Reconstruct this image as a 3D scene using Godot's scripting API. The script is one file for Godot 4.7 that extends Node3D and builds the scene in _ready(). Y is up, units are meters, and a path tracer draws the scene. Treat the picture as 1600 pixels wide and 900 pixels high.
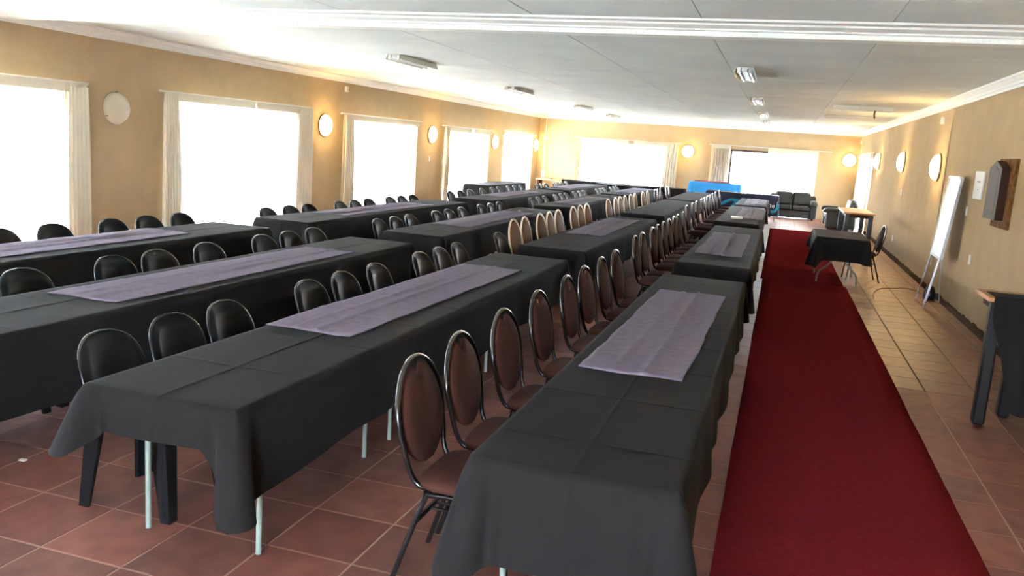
extends Node3D

const XL := -8.45          # inner face of the window wall
const XR := 2.32           # inner face of the lamp wall
const ZF := -29.5          # inner face of the far wall
const ZB := 3.2            # inner face of the wall behind the camera
const CE := 2.88           # ceiling
const TOP := 0.725         # table tops
const ORD := ["first", "second", "third", "fourth", "fifth", "sixth", "seventh", "eighth", "ninth", "tenth", "eleventh", "twelfth", "thirteenth"]

var M := {}
var taken := {}
var rng := RandomNumberGenerator.new()
var cam: Camera3D

# ---------------------------------------------------------------- nodes
func numbered(called: String) -> String:
	var n: int = taken.get(called, 0)
	taken[called] = n + 1
	return called if n == 0 else "%s_%03d" % [called, n]

func tag(o, label: String, category: String, group := ""):
	o.set_meta("label", label)
	o.set_meta("category", category)
	if group != "":
		o.set_meta("group", group)
	return o

func thing(called: String, label: String, category: String, at := Vector3.ZERO, turn := 0.0, group := ""):
	var o := Node3D.new()
	o.name = numbered(called)
	add_child(o)
	o.position = at
	o.rotation.y = turn
	return tag(o, label, category, group)

func put(mesh: Mesh, called: String, mat: Material, parent: Node = self):
	var o := MeshInstance3D.new()
	o.name = numbered(called) if parent == self else called
	o.mesh = mesh
	o.material_override = mat
	o.cast_shadow = GeometryInstance3D.SHADOW_CASTING_SETTING_ON
	parent.add_child(o, true)
	return o

func build(st: SurfaceTool, called: String, mat: Material, parent: Node = self):
	return put(mesh_of(st), called, mat, parent)

func struct(st: SurfaceTool, called: String, mat: Material, label := ""):
	var o = build(st, called, mat)
	o.set_meta("kind", "structure")
	if label != "":
		o.set_meta("label", label)
	return o

func dup(root: Node3D, at: Vector3, turn: float, label: String, group: String):
	var r: Node3D = root.duplicate()
	r.name = numbered(String(root.name).split("_0")[0])
	add_child(r)
	r.position = at
	r.rotation.y = turn
	r.set_meta("label", label)
	r.set_meta("group", group)
	return r

# ---------------------------------------------------------------- shapes
func mb() -> SurfaceTool:
	var st := SurfaceTool.new()
	st.begin(Mesh.PRIMITIVE_TRIANGLES)
	return st

func mesh_of(st: SurfaceTool) -> ArrayMesh:
	st.generate_normals()
	return st.commit()

func tri(st: SurfaceTool, a: Vector3, b: Vector3, c: Vector3):
	st.add_vertex(a)
	st.add_vertex(b)
	st.add_vertex(c)

func quad(st: SurfaceTool, a: Vector3, b: Vector3, c: Vector3, d: Vector3):
	tri(st, a, b, c)
	tri(st, a, c, d)

# box with chamfered edges; frame places and turns it
func box(st: SurfaceTool, lo: Vector3, hi: Vector3, b := 0.0, frame := Transform3D()):
	st.set_smooth_group(-1)
	var c := (lo + hi) / 2
	var h := (hi - lo) / 2
	b = minf(b, minf(h.x, minf(h.y, h.z)) * 0.98)
	var P := func(ax: int, sx: float, sy: float, sz: float) -> Vector3:
		var s := Vector3(sx, sy, sz)
		var v := Vector3(sx * (h.x - b), sy * (h.y - b), sz * (h.z - b))
		v[ax] = s[ax] * h[ax]
		return frame * (c + v)
	for ax in 3:
		var u := (ax + 1) % 3
		var w := (ax + 2) % 3
		for s in [-1.0, 1.0]:
			var q := []
			for k in [[-1.0, -1.0], [1.0, -1.0], [1.0, 1.0], [-1.0, 1.0]]:
				var sg := Vector3.ZERO
				sg[ax] = s
				sg[u] = k[0]
				sg[w] = k[1]
				q.append(P.call(ax, sg.x, sg.y, sg.z))
			if s > 0:
				quad(st, q[3], q[2], q[1], q[0])
			else:
				quad(st, q[0], q[1], q[2], q[3])
	if b <= 0.0:
		return
	for ax in 3:      # edges that run along ax
		var u := (ax + 1) % 3
		var w := (ax + 2) % 3
		for su in [-1.0, 1.0]:
			for sw in [-1.0, 1.0]:
				var g := [Vector3.ZERO, Vector3.ZERO]
				for e in 2:
					g[e][ax] = -1.0 if e == 0 else 1.0
					g[e][u] = su
					g[e][w] = sw
				var a0: Vector3 = P.call(u, g[0].x, g[0].y, g[0].z)
				var a1: Vector3 = P.call(u, g[1].x, g[1].y, g[1].z)
				var b0: Vector3 = P.call(w, g[0].x, g[0].y, g[0].z)
				var b1: Vector3 = P.call(w, g[1].x, g[1].y, g[1].z)
				if su * sw > 0:
					quad(st, b0, b1, a1, a0)
				else:
					quad(st, a0, a1, b1, b0)
	for sx in [-1.0, 1.0]:
		for sy in [-1.0, 1.0]:
			for sz in [-1.0, 1.0]:
				var a: Vector3 = P.call(0, sx, sy, sz)
				var d: Vector3 = P.call(1, sx, sy, sz)
				var e: Vector3 = P.call(2, sx, sy, sz)
				if sx * sy * sz > 0:
					tri(st, e, d, a)
				else:
					tri(st, a, d, e)

func bx(x0, x1, y0, y1, z0, z1, b := 0.0) -> SurfaceTool:
	var st := mb()
	box(st, Vector3(x0, y0, z0), Vector3(x1, y1, z1), b)
	return st

# rows of points, all of one length; wrap joins the last column to the first
func sheet(st: SurfaceTool, rows: Array, wrap := false, smooth := 0):
	st.set_smooth_group(smooth)
	for i in rows.size() - 1:
		var a: PackedVector3Array = rows[i]
		var b: PackedVector3Array = rows[i + 1]
		var n := a.size()
		for j in (n if wrap else n - 1):
			var k := (j + 1) % n
			quad(st, a[j], a[k], b[k], b[j])

func fan(st: SurfaceTool, ring: PackedVector3Array, flip := false):
	st.set_smooth_group(-1)
	var c := Vector3.ZERO
	for p in ring:
		c += p / ring.size()
	for j in ring.size():
		var k := (j + 1) % ring.size()
		if flip:
			tri(st, ring[k], ring[j], c)
		else:
			tri(st, ring[j], ring[k], c)

# a round or oval bar through points
func tube(st: SurfaceTool, pts: Array, r: float, n := 8, r2 := -1.0, closed := false):
	var rows := []
	var up := Vector3.UP
	var last := pts.size() - 1
	for i in pts.size():
		var t: Vector3
		if closed:
			t = (pts[(i + 1) % pts.size()] - pts[(i + last) % pts.size()]).normalized()
		else:
			t = (pts[mini(i + 1, last)] - pts[maxi(i - 1, 0)]).normalized()
		if i == 0 and absf(t.dot(up)) > 0.95:
			up = Vector3.RIGHT
		var side := t.cross(up).normalized()
		up = side.cross(t).normalized()
		var row := PackedVector3Array()
		for k in n:
			var a := TAU * k / n
			row.append(pts[i] + side * cos(a) * r + up * sin(a) * (r if r2 < 0 else r2))
		rows.append(row)
	if closed:
		rows.append(rows[0])
	sheet(st, rows, true, 1)
	if not closed:
		fan(st, rows[0], true)
		fan(st, rows[-1])

# outline (list of Vector3) at one end joined to the same outline at the other
func loft(st: SurfaceTool, a: PackedVector3Array, b: PackedVector3Array):
	sheet(st, [a, b], true, -1)
	fan(st, a, true)
	fan(st, b)

# rings of a profile [[radius, height], ...] about y
func lathe(st: SurfaceTool, prof: Array, n := 24, frame := Transform3D(), smooth := 2):
	var rows := []
	for p in prof:
		var row := PackedVector3Array()
		for k in n:
			var a := TAU * k / n
			row.append(frame * Vector3(cos(a) * p[0], p[1], sin(a) * p[0]))
		rows.append(row)
	sheet(st, rows, true, smooth)

# profile of (d, y) pairs swept from a to b; d runs along out
func strip(st: SurfaceTool, prof: Array, a: Vector3, b: Vector3, out: Vector3):
	var ra := PackedVector3Array()
	var rb := PackedVector3Array()
	for p in prof:
		ra.append(a + out * p[0] + Vector3.UP * p[1])
		rb.append(b + out * p[0] + Vector3.UP * p[1])
	loft(st, ra, rb)

func smooth_path(pts: Array, per := 5) -> Array:
	var out := []
	for i in pts.size() - 1:
		var p0: Vector3 = pts[maxi(i - 1, 0)]
		var p3: Vector3 = pts[mini(i + 2, pts.size() - 1)]
		for k in per:
			out.append(pts[i].cubic_interpolate(pts[i + 1], p0, p3, float(k) / per))
	out.append(pts[-1])
	return out

# ---------------------------------------------------------------- materials
func noise_tex(freq: float, seed_: int, ramp: Array, size := 512, octaves := 4, type := FastNoiseLite.TYPE_SIMPLEX_SMOOTH) -> NoiseTexture2D:
	var n := FastNoiseLite.new()
	n.noise_type = type
	n.seed = seed_
	n.frequency = freq
	n.fractal_octaves = octaves
	var t := NoiseTexture2D.new()
	t.width = size
	t.height = size
	t.seamless = true
	t.noise = n
	var g := Gradient.new()
	g.offsets = PackedFloat32Array([0.0, 1.0])
	g.colors = PackedColorArray([ramp[0], ramp[-1]])
	if ramp.size() == 3:
		g.add_point(0.5, ramp[1])
	t.color_ramp = g
	return t

func mat(called: String, c: Color, rough := 0.8, spec := 0.5, metal := 0.0) -> StandardMaterial3D:
	var m := StandardMaterial3D.new()
	m.resource_name = called
	m.albedo_color = c
	m.roughness = rough
	m.metallic_specular = spec
	m.metallic = metal
	M[called] = m
	return m

func textured(m: StandardMaterial3D, tex: Texture2D, scale := 1.0, bump: Texture2D = null, depth := 0.1):
	m.albedo_texture = tex
	m.uv1_triplanar = true
	m.uv1_world_triplanar = true
	m.uv1_scale = Vector3.ONE * scale
	if bump:
		m.heightmap_enabled = true
		m.heightmap_texture = bump
		m.heightmap_scale = depth

func materials():
	var grey := func(v: float) -> Color: return Color(v, v, v)
	var fine := noise_tex(0.12, 3, [grey.call(0.0), grey.call(1.0)], 512, 3)
	var mottled := noise_tex(0.012, 5, [grey.call(0.955), grey.call(1.0)], 512, 5)
	textured(mat("wall", Color(0.70, 0.61, 0.475), 0.95, 0.12), mottled, 0.35, fine, 0.25)
	textured(mat("ceiling", Color(0.885, 0.905, 0.88), 0.85, 0.3), noise_tex(0.008, 9, [grey.call(0.95), grey.call(1.0)], 512, 4), 0.2)
	mat("moulding", Color(0.93, 0.93, 0.90), 0.6, 0.4)
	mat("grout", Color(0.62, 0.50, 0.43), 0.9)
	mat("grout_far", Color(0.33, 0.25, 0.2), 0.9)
	var clay := noise_tex(0.01, 11, [Color(0.80, 0.77, 0.75), Color(0.92, 0.9, 0.89), Color(1, 1, 1)], 512, 5)
	var rough_map := noise_tex(0.015, 21, [grey.call(0.86), grey.call(1.0)], 512, 4)
	var tones := [Color(0.50, 0.30, 0.245), Color(0.47, 0.275, 0.225), Color(0.53, 0.325, 0.265), Color(0.455, 0.285, 0.235)]
	for k in 4:
		for z in 2:
			var m := mat("tile%d%d" % [z, k], tones[k], 0.62 if z == 0 else 0.5, 0.5)
			textured(m, clay, 0.9)
			m.roughness_texture = rough_map
			m.roughness_texture_channel = BaseMaterial3D.TEXTURE_CHANNEL_RED
			m.uv1_offset = Vector3(k * 0.31, k * 0.17, k * 0.53)
	var weave := noise_tex(0.35, 31, [grey.call(0.0), grey.call(1.0)], 256, 2)
	var cl := mat("cloth", Color(0.097, 0.083, 0.080), 0.88, 0.28)
	textured(cl, noise_tex(0.02, 33, [grey.call(0.86), grey.call(1.0)], 512, 4), 0.8, weave, 0.03)
	cl.rim_enabled = true
	cl.rim = 0.04
	var ru := mat("runner", Color(0.455, 0.42, 0.472), 0.9, 0.15)
	textured(ru, noise_tex(0.02, 35, [grey.call(0.9), grey.call(1.0)], 512, 4), 1.2, weave, 0.03)
	var ca := mat("carpet", Color(0.42, 0.128, 0.146), 1.0, 0.0)
	textured(ca, noise_tex(0.03, 37, [Color(0.9, 0.89, 0.89), Color(1, 1, 1)], 512, 5), 1.0, noise_tex(0.4, 38, [grey.call(0.0), grey.call(1.0)], 512, 2), 0.35)
	mat("plastic", Color(0.055, 0.057, 0.058), 0.5, 0.28)
	mat("glossy_plastic", Color(0.065, 0.07, 0.075), 0.25, 0.5)
	mat("black_frame", Color(0.055, 0.055, 0.055), 0.22, 0.6)
	mat("cream_frame", Color(0.80, 0.72, 0.58), 0.35, 0.5)
	var br := mat("brown_pad", Color(0.232, 0.128, 0.102), 0.85, 0.25)
	textured(br, mottled, 1.5)
	var ta := mat("tan_pad", Color(0.42, 0.285, 0.185), 0.75, 0.3)
	textured(ta, mottled, 1.5)
	mat("table_leg", Color(0.50, 0.54, 0.50), 0.4, 0.5, 0.2)
	mat("table_board", Color(0.35, 0.28, 0.2), 0.6)
	var wood_tex := noise_tex(0.02, 41, [Color(0.62, 0.55, 0.5), Color(0.9, 0.87, 0.82), Color(1, 1, 1)], 512, 5)
	var wd := mat("wood", Color(0.72, 0.50, 0.30), 0.45, 0.5)
	textured(wd, wood_tex, 1.0)
	wd.uv1_scale = Vector3(4.0, 4.0, 0.6)
	mat("dark_wood", Color(0.21, 0.135, 0.1), 0.8, 0.25)
	var bd := mat("backing", Color(0.50, 0.36, 0.22), 0.85, 0.2)
	textured(bd, wood_tex, 1.0)
	mat("black_paint", Color(0.06, 0.06, 0.065), 0.3, 0.5)
	mat("steel", Color(0.66, 0.67, 0.68), 0.35, 0.5, 0.7)
	mat("grey_metal", Color(0.47, 0.45, 0.43), 0.9, 0.15)
	mat("whiteboard", Color(0.70, 0.73, 0.73), 0.45, 0.35)
	mat("alu", Color(0.62, 0.62, 0.61), 0.4, 0.5, 0.7)
	mat("white_plastic", Color(0.84, 0.83, 0.80), 0.6, 0.3)
	mat("grey_print", Color(0.45, 0.45, 0.45), 0.6)
	mat("enamel", Color(0.80, 0.80, 0.76), 0.4)
	mat("tube_glass", Color(0.93, 0.93, 0.92), 0.2)
	var lea := mat("leather", Color(0.095, 0.095, 0.09), 0.4, 0.45)
	textured(lea, mottled, 2.0, fine, 0.06)
	mat("blue_cloth", Color(0.17, 0.55, 0.83), 0.8)
	mat("red_cloth", Color(0.55, 0.12, 0.13), 0.8)
	mat("navy_cloth", Color(0.09, 0.10, 0.20), 0.8)
	mat("cyan_print", Color(0.10, 0.52, 0.66), 0.8)
	mat("white_print", Color(0.86, 0.88, 0.88), 0.8)
	mat("paper", Color(0.92, 0.92, 0.90), 0.7)
	mat("cable", Color(0.62, 0.45, 0.38), 0.6)
	mat("skirting", Color(0.33, 0.26, 0.20), 1.0, 0.1)
	mat("paving", Color(0.72, 0.70, 0.66), 0.9)
	mat("garden_wall", Color(0.32, 0.28, 0.22), 0.9)
	mat("window_frame", Color(0.70, 0.69, 0.66), 0.4)
	mat("dark_frame", Color(0.26, 0.19, 0.15), 0.5)
	var gl := mat("glass", Color(1, 1, 1, 0.04), 0.02, 0.5)
	gl.transparency = BaseMaterial3D.TRANSPARENCY_ALPHA
	var cu := mat("curtain", Color(0.93, 0.90, 0.82, 0.68), 0.9, 0.2)
	cu.transparency = BaseMaterial3D.TRANSPARENCY_ALPHA
	cu.backlight_enabled = true
	cu.backlight = Color(1.0, 0.985, 0.95)
	var ct := mat("curtain_thick", Color(0.84, 0.81, 0.73), 0.9, 0.2)
	ct.backlight_enabled = true
	ct.backlight = Color(0.25, 0.24, 0.22)
	var op := mat("opal", Color(0.95, 0.92, 0.85), 0.3)
	op.emission_enabled = true
	op.emission = Color(1.0, 0.87, 0.62)
	op.emission_energy_multiplier = 2.6
	mat("opal_off", Color(0.76, 0.73, 0.64), 0.35)
	mat("brass", Color(0.60, 0.52, 0.38), 0.4, 0.5, 0.5)

# ---------------------------------------------------------------- light
func lights():
	cam = Camera3D.new()
	cam.name = "camera"
	cam.position = Vector3(0, 1.8, 0)
	cam.basis = Basis.from_euler(Vector3(-0.1707025, 0.2986013, 0.0684760), EULER_ORDER_YXZ)
	cam.fov = 37.87
	add_child(cam)
	var sky := Sky.new()
	var ps := ProceduralSkyMaterial.new()
	ps.sky_top_color = Color(0.68, 0.83, 1.0)
	ps.sky_horizon_color = Color(0.95, 0.975, 1.0)
	ps.ground_bottom_color = Color(0.80, 0.79, 0.76)
	ps.ground_horizon_color = Color(0.95, 0.975, 1.0)
	ps.sky_energy_multiplier = 4.5
	ps.ground_energy_multiplier = 4.5
	sky.sky_material = ps
	var env := Environment.new()
	env.background_mode = Environment.BG_SKY
	env.sky = sky
	env.tonemap_mode = Environment.TONE_MAPPER_LINEAR
	env.tonemap_exposure = 5.1
	env.sdfgi_enabled = true
	env.ssao_enabled = true
	env.ssil_enabled = true
	var we := WorldEnvironment.new()
	we.environment = env
	add_child(we)
	var sun := DirectionalLight3D.new()
	sun.name = "sun"
	sun.light_color = Color(1.0, 0.97, 0.92)
	sun.light_energy = 36.0
	sun.light_angular_distance = 0.5
	sun.shadow_enabled = true
	sun.sky_mode = DirectionalLight3D.SKY_MODE_LIGHT_ONLY
	add_child(sun)
	sun.look_at_from_position(Vector3.ZERO, -Vector3(-0.25, 1.0, -0.2), Vector3.RIGHT)

# ---------------------------------------------------------------- shell
# a wall of thickness 0.24 along axis ("z" or "x") with openings [[a, b, y0, y1], ...] sorted by a
func wall_mesh(axis: String, at0: float, at1: float, from: float, to: float, holes: Array) -> SurfaceTool:
	var st := mb()
	var part := func(a: float, b: float, y0: float, y1: float):
		if b - a < 0.001 or y1 - y0 < 0.001:
			return
		if axis == "z":
			box(st, Vector3(at0, y0, a), Vector3(at1, y1, b))
		else:
			box(st, Vector3(a, y0, at0), Vector3(b, y1, at1))
	var p := from
	for h in holes:
		part.call(p, h[0], -0.1, CE + 0.1)
		part.call(h[0], h[1], -0.1, h[2])
		part.call(h[0], h[1], h[3], CE + 0.1)
		p = h[1]
	part.call(p, to, -0.1, CE + 0.1)
	return st

# frame and panes of a window: axis as above, plane = its middle
func window(n: int, axis: String, plane: float, h: Array, bays: int, m: Material, called := "window"):
	var st := mb()
	var e := 0.05
	var bar := func(a: float, b: float, y0: float, y1: float):
		if axis == "z":
			box(st, Vector3(plane - 0.03, y0, a), Vector3(plane + 0.03, y1, b), 0.004)
		else:
			box(st, Vector3(a, y0, plane - 0.03), Vector3(b, y1, plane + 0.03), 0.004)
	bar.call(h[0], h[1], h[2], h[2] + e)
	bar.call(h[0], h[1], h[3] - e, h[3])
	for k in bays + 1:
		var a: float = lerpf(h[0], h[1] - e, float(k) / bays)
		bar.call(a, a + e, h[2] + e, h[3] - e)
	var o = struct(st, "%s_%d" % [called, n], m)
	for k in bays:
		var a: float = lerpf(h[0], h[1] - e, float(k) / bays) + e
		var b: float = lerpf(h[0], h[1] - e, float(k + 1) / bays)
		var g := mb()
		if axis == "z":
			quad(g, Vector3(plane, h[2] + e, a), Vector3(plane, h[3] - e, a), Vector3(plane, h[3] - e, b), Vector3(plane, h[2] + e, b))
		else:
			quad(g, Vector3(a, h[2] + e, plane), Vector3(a, h[3] - e, plane), Vector3(b, h[3] - e, plane), Vector3(b, h[2] + e, plane))
		build(g, "pane", M.glass, o)
	return o

func dentils(a: Vector3, b: Vector3, out: Vector3, y: float, parent: Node):
	var st := mb()
	var along := (b - a).normalized()
	var fr := Transform3D(Basis(along, Vector3.UP, out), a)
	var n := int((b - a).length() / 0.052)
	for k in n:
		box(st, Vector3(k * 0.052, y, 0.0), Vector3(k * 0.052 + 0.030, y + 0.028, 0.007), 0.0, fr)
	var o = build(st, "dentil_course", M.moulding, parent)
	o.set_meta("kind", "stuff")

func project(p: Vector3) -> Vector2:
	var c := cam.transform.affine_inverse() * p
	if c.z > -0.3:
		return Vector2(-9999, -9999)
	return Vector2(800 + 1311.93 * c.x / -c.z, 450 - 1311.93 * c.y / -c.z)

func floor_tiles():
	var slab = struct(bx(XL - 0.24, XR + 0.24, -0.2, -0.0018, ZF - 0.24, ZB + 0.24), "floor", M.grout)
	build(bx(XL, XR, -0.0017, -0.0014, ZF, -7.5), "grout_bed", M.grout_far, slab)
	var s := 0.412
	var ox := -1.955
	var oz := -2.975
	var meshes := {}
	var make := func(w: float, l: float) -> ArrayMesh:
		var key := "%.3f %.3f" % [w, l]
		if not meshes.has(key):
			var st := mb()
			tile_shape(st, Vector3.ZERO, w, l)
			meshes[key] = mesh_of(st)
		return meshes[key]
	var all := []
	var i0 := int(floor((XL - ox) / s))
	var i1 := int(ceil((XR - ox) / s))
	var k0 := int(floor((ZF - oz) / s))
	var k1 := int(ceil((ZB - oz) / s))
	for k in range(k0, k1):
		for i in range(i0, i1):
			var x0 := maxf(ox + i * s, XL)
			var x1 := minf(ox + (i + 1) * s, XR)
			var z0 := maxf(oz + k * s, ZF)
			var z1 := minf(oz + (k + 1) * s, ZB)
			if x1 - x0 < 0.02 or z1 - z0 < 0.02:
				continue
			var c := Vector3((x0 + x1) / 2, 0, (z0 + z1) / 2)
			var area := 0.0
			var q := []
			for d in [Vector3(x0, 0, z0), Vector3(x1, 0, z0), Vector3(x1, 0, z1), Vector3(x0, 0, z1)]:
				q.append(project(d))
			var pc := project(c)
			if pc.x > -30 and pc.x < 1630 and pc.y > 0 and pc.y < 930 and q[0].x > -5000 and q[1].x > -5000 and q[2].x > -5000 and q[3].x > -5000:
				area = absf((q[2] - q[0]).cross(q[3] - q[1])) / 2
				if c.x > 0.1 and c.x < 0.9 and c.z > -23.5:
					area = 0.0     # wholly under the red carpet
			all.append([area, c, x1 - x0, z1 - z0, absi(i * 7 + k * 13 + (i * k) % 5) % 4, 0 if c.z > -7.5 else 1])
	all.sort_custom(func(a, b): return a[0] > b[0])
	var rest := [mb(), mb(), mb(), mb(), mb(), mb(), mb(), mb()]
	for n in all.size():
		var t: Array = all[n]
		if n < 298 and t[0] > 0:
			var o = put(make.call(t[2], t[3]), "tile", M["tile%d%d" % [t[5], t[4]]], slab)
			o.position = t[1]
		else:
			tile_shape(rest[t[5] * 4 + t[4]], t[1], t[2], t[3])
	var all_rest := ArrayMesh.new()
	for n in 8:
		rest[n].generate_normals()
		rest[n].commit(all_rest)
		all_rest.surface_set_material(n, M["tile%d%d" % [n / 4, n % 4]])
	var tiling = put(all_rest, "tiling", null, slab)
	tiling.set_meta("kind", "stuff")

func tile_shape(st: SurfaceTool, c: Vector3, w: float, l: float):
	st.set_smooth_group(-1)
	var g := 0.0035
	var b := 0.004
	var a := []
	var t := []
	for d in [[-1, -1], [1, -1], [1, 1], [-1, 1]]:
		a.append(c + Vector3(d[0] * (w / 2 - g), -0.002, d[1] * (l / 2 - g)))
		t.append(c + Vector3(d[0] * (w / 2 - g - b), 0.0, d[1] * (l / 2 - g - b)))
	quad(st, t[0], t[1], t[2], t[3])
	for k in 4:
		var n := (k + 1) % 4
		quad(st, a[k], a[n], t[n], t[k])

func ceiling_boards():
	var slab = struct(bx(XL - 0.24, XR + 0.24, CE + 0.012, CE + 0.2, ZF - 0.24, ZB + 0.24), "ceiling", M.grout_far)
	var xs := [XL, -7.60, -5.78, -3.97, -2.16, -0.75, 0.66, XR]
	var zs := [ZF, -27.2, -24.2, -21.2, -18.2, -15.2, -12.2, -9.18, -6.18, -3.18, -0.18, ZB]
	for i in xs.size() - 1:
		for k in zs.size() - 1:
			build(bx(xs[i] + 0.003, xs[i + 1] - 0.003, CE, CE + 0.012, zs[k] + 0.003, zs[k + 1] - 0.003, 0.002), "board", M.ceiling, slab)

var left_holes := [[-28.75, -25.5, 0.0, 2.10], [-23.75, -20.65, 0.12, 2.02], [-18.6, -15.45, 0.12, 2.03], [-13.38, -10.24, 0.12, 2.04], [-8.25, -4.9, 0.12, 2.04], [-3.4, -0.2, 0.12, 2.04]]
var far_holes := [[-6.85, -3.85, 0.45, 2.06], [-1.72, 0.98, 0.0, 2.10]]
var right_holes := [[-28.2, -25.0, 0.0, 2.10]]
var back_holes := [[-1.5, 0.1, 0.0, 2.1]]

func shell():
	floor_tiles()
	ceiling_boards()
	struct(wall_mesh("z", XL - 0.24, XL, ZF - 0.24, ZB + 0.24, left_holes), "wall_left", M.wall)
	struct(wall_mesh("z", XR, XR + 0.24, ZF - 0.24, ZB + 0.24, right_holes), "wall_right", M.wall)
	struct(wall_mesh("x", ZF - 0.24, ZF, XL, XR, far_holes), "wall_far", M.wall)
	struct(wall_mesh("x", ZB, ZB + 0.24, XL, XR, back_holes), "wall_back", M.wall)
	struct(bx(-120.0, 120.0, -0.5, -0.2, -150.0, 120.0), "ground", M.paving)
	struct(bx(XL - 3.0, XL - 0.24, 2.45, 2.55, ZF - 4.0, ZB + 2.0), "roof", M.moulding)
	struct(bx(XL - 0.24, XR + 3.6, 2.45, 2.55, ZF - 7.5, ZF - 0.24), "roof", M.moulding)
	struct(bx(XR + 0.24, XR + 3.6, 2.45, 2.55, ZF - 0.24, -20.0), "roof", M.moulding)
	struct(bx(XL - 6.8, XL - 6.5, -0.2, 2.5, ZF - 6.8, ZB + 8.0), "wall_garden", M.garden_wall)
	struct(bx(XL - 6.5, XR + 6.0, -0.2, 0.6, ZF - 6.8, ZF - 6.5), "wall_garden_far", M.garden_wall)
	struct(bx(XR + 5.7, XR + 6.0, -0.2, 2.3, ZF - 6.5, -14.0), "wall_garden_right", M.garden_wall)
	# openings
	for k in 5:
		window(k + 1, "z", XL - 0.12, left_holes[k + 1], 3, M.window_frame)
	window(6, "x", ZF - 0.12, far_holes[0], 4, M.window_frame)
	window(7, "x", ZB + 0.12, back_holes[0], 2, M.window_frame)
	var d1 := mb()
	for z in [-28.75, -28.45, -27.45, -25.55]:
		box(d1, Vector3(XL - 0.16, 0.0, z), Vector3(XL - 0.1, 2.1, z + 0.05), 0.004)
	box(d1, Vector3(XL - 0.16, 2.05, -28.75), Vector3(XL - 0.1, 2.1, -25.5), 0.004)
	struct(d1, "door_1", M.window_frame)
	var d2 := mb()
	box(d2, Vector3(-1.72, 2.02, ZF - 0.16), Vector3(0.98, 2.10, ZF - 0.06), 0.004)
	for x in [-1.72, -0.42, 0.92]:
		box(d2, Vector3(x, 0.0, ZF - 0.16), Vector3(x + 0.06, 2.02, ZF - 0.06), 0.004)
	struct(d2, "door_2", M.dark_frame)
	var d3 := mb()
	for z in [-28.2, -26.65, -25.06]:
		box(d3, Vector3(XR + 0.06, 0.0, z), Vector3(XR + 0.14, 2.1, z + 0.06), 0.004)
	box(d3, Vector3(XR + 0.06, 2.04, -28.2), Vector3(XR + 0.14, 2.1, -25.0), 0.004)
	struct(d3, "door_3", M.window_frame)
	# cornices
	var prof := [[0.0, -0.125], [0.014, -0.125], [0.016, -0.095], [0.032, -0.090], [0.034, -0.062], [0.052, -0.056], [0.080, -0.026], [0.098, -0.022], [0.100, 0.0], [0.0, 0.0]]
	var t1 := mb()
	strip(t1, prof, Vector3(XR, CE, ZB), Vector3(XR, CE, ZF), Vector3.LEFT)
	struct(t1, "trim_1", M.moulding)
	var t2 := mb()
	strip(t2, prof, Vector3(XL, CE, ZF), Vector3(XL, CE, ZB), Vector3.RIGHT)
	var left_trim = struct(t2, "trim_2", M.moulding)
	dentils(Vector3(XL + 0.016, CE, -16.0), Vector3(XL + 0.016, CE, ZB), Vector3.RIGHT, -0.120, left_trim)
	var t3 := mb()
	strip(t3, prof, Vector3(XL, CE, ZF), Vector3(XR, CE, ZF), Vector3.BACK)
	struct(t3, "trim_3", M.moulding)
	# the beam across the room, moulded on the side towards the camera
	var bm := mb()
	strip(bm, [[0.0, -0.105], [0.17, -0.105], [0.172, -0.068], [0.205, -0.062], [0.21, -0.050], [0.25, -0.044], [0.30, -0.034], [0.31, -0.020], [0.40, -0.016], [0.41, 0.0], [0.0, 0.0]], Vector3(XL + 0.1, CE, -7.48), Vector3(XR - 0.1, CE, -7.48), Vector3.BACK)
	var beam = struct(bm, "trim_4", M.moulding)
	dentils(Vector3(XL + 0.1, CE, -7.31), Vector3(XR - 0.1, CE, -7.31), Vector3.BACK, -0.101, beam)
	# skirting of the lamp wall, its upper edge uneven
	var sk := mb()
	var r0 := PackedVector3Array()
	var r1 := PackedVector3Array()
	var r2 := PackedVector3Array()
	for k in 250:
		var z := lerpf(-24.9, ZB, k / 249.0)
		var y := 0.085 + rng.randf_range(-0.012, 0.014)
		r0.append(Vector3(XR - 0.014, 0.0, z))
		r1.append(Vector3(XR - 0.013, y, z))
		r2.append(Vector3(XR, y + 0.004, z))
	sheet(sk, [r2, r1, r0], false, -1)
	struct(sk, "baseboard_right", M.skirting)

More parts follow.
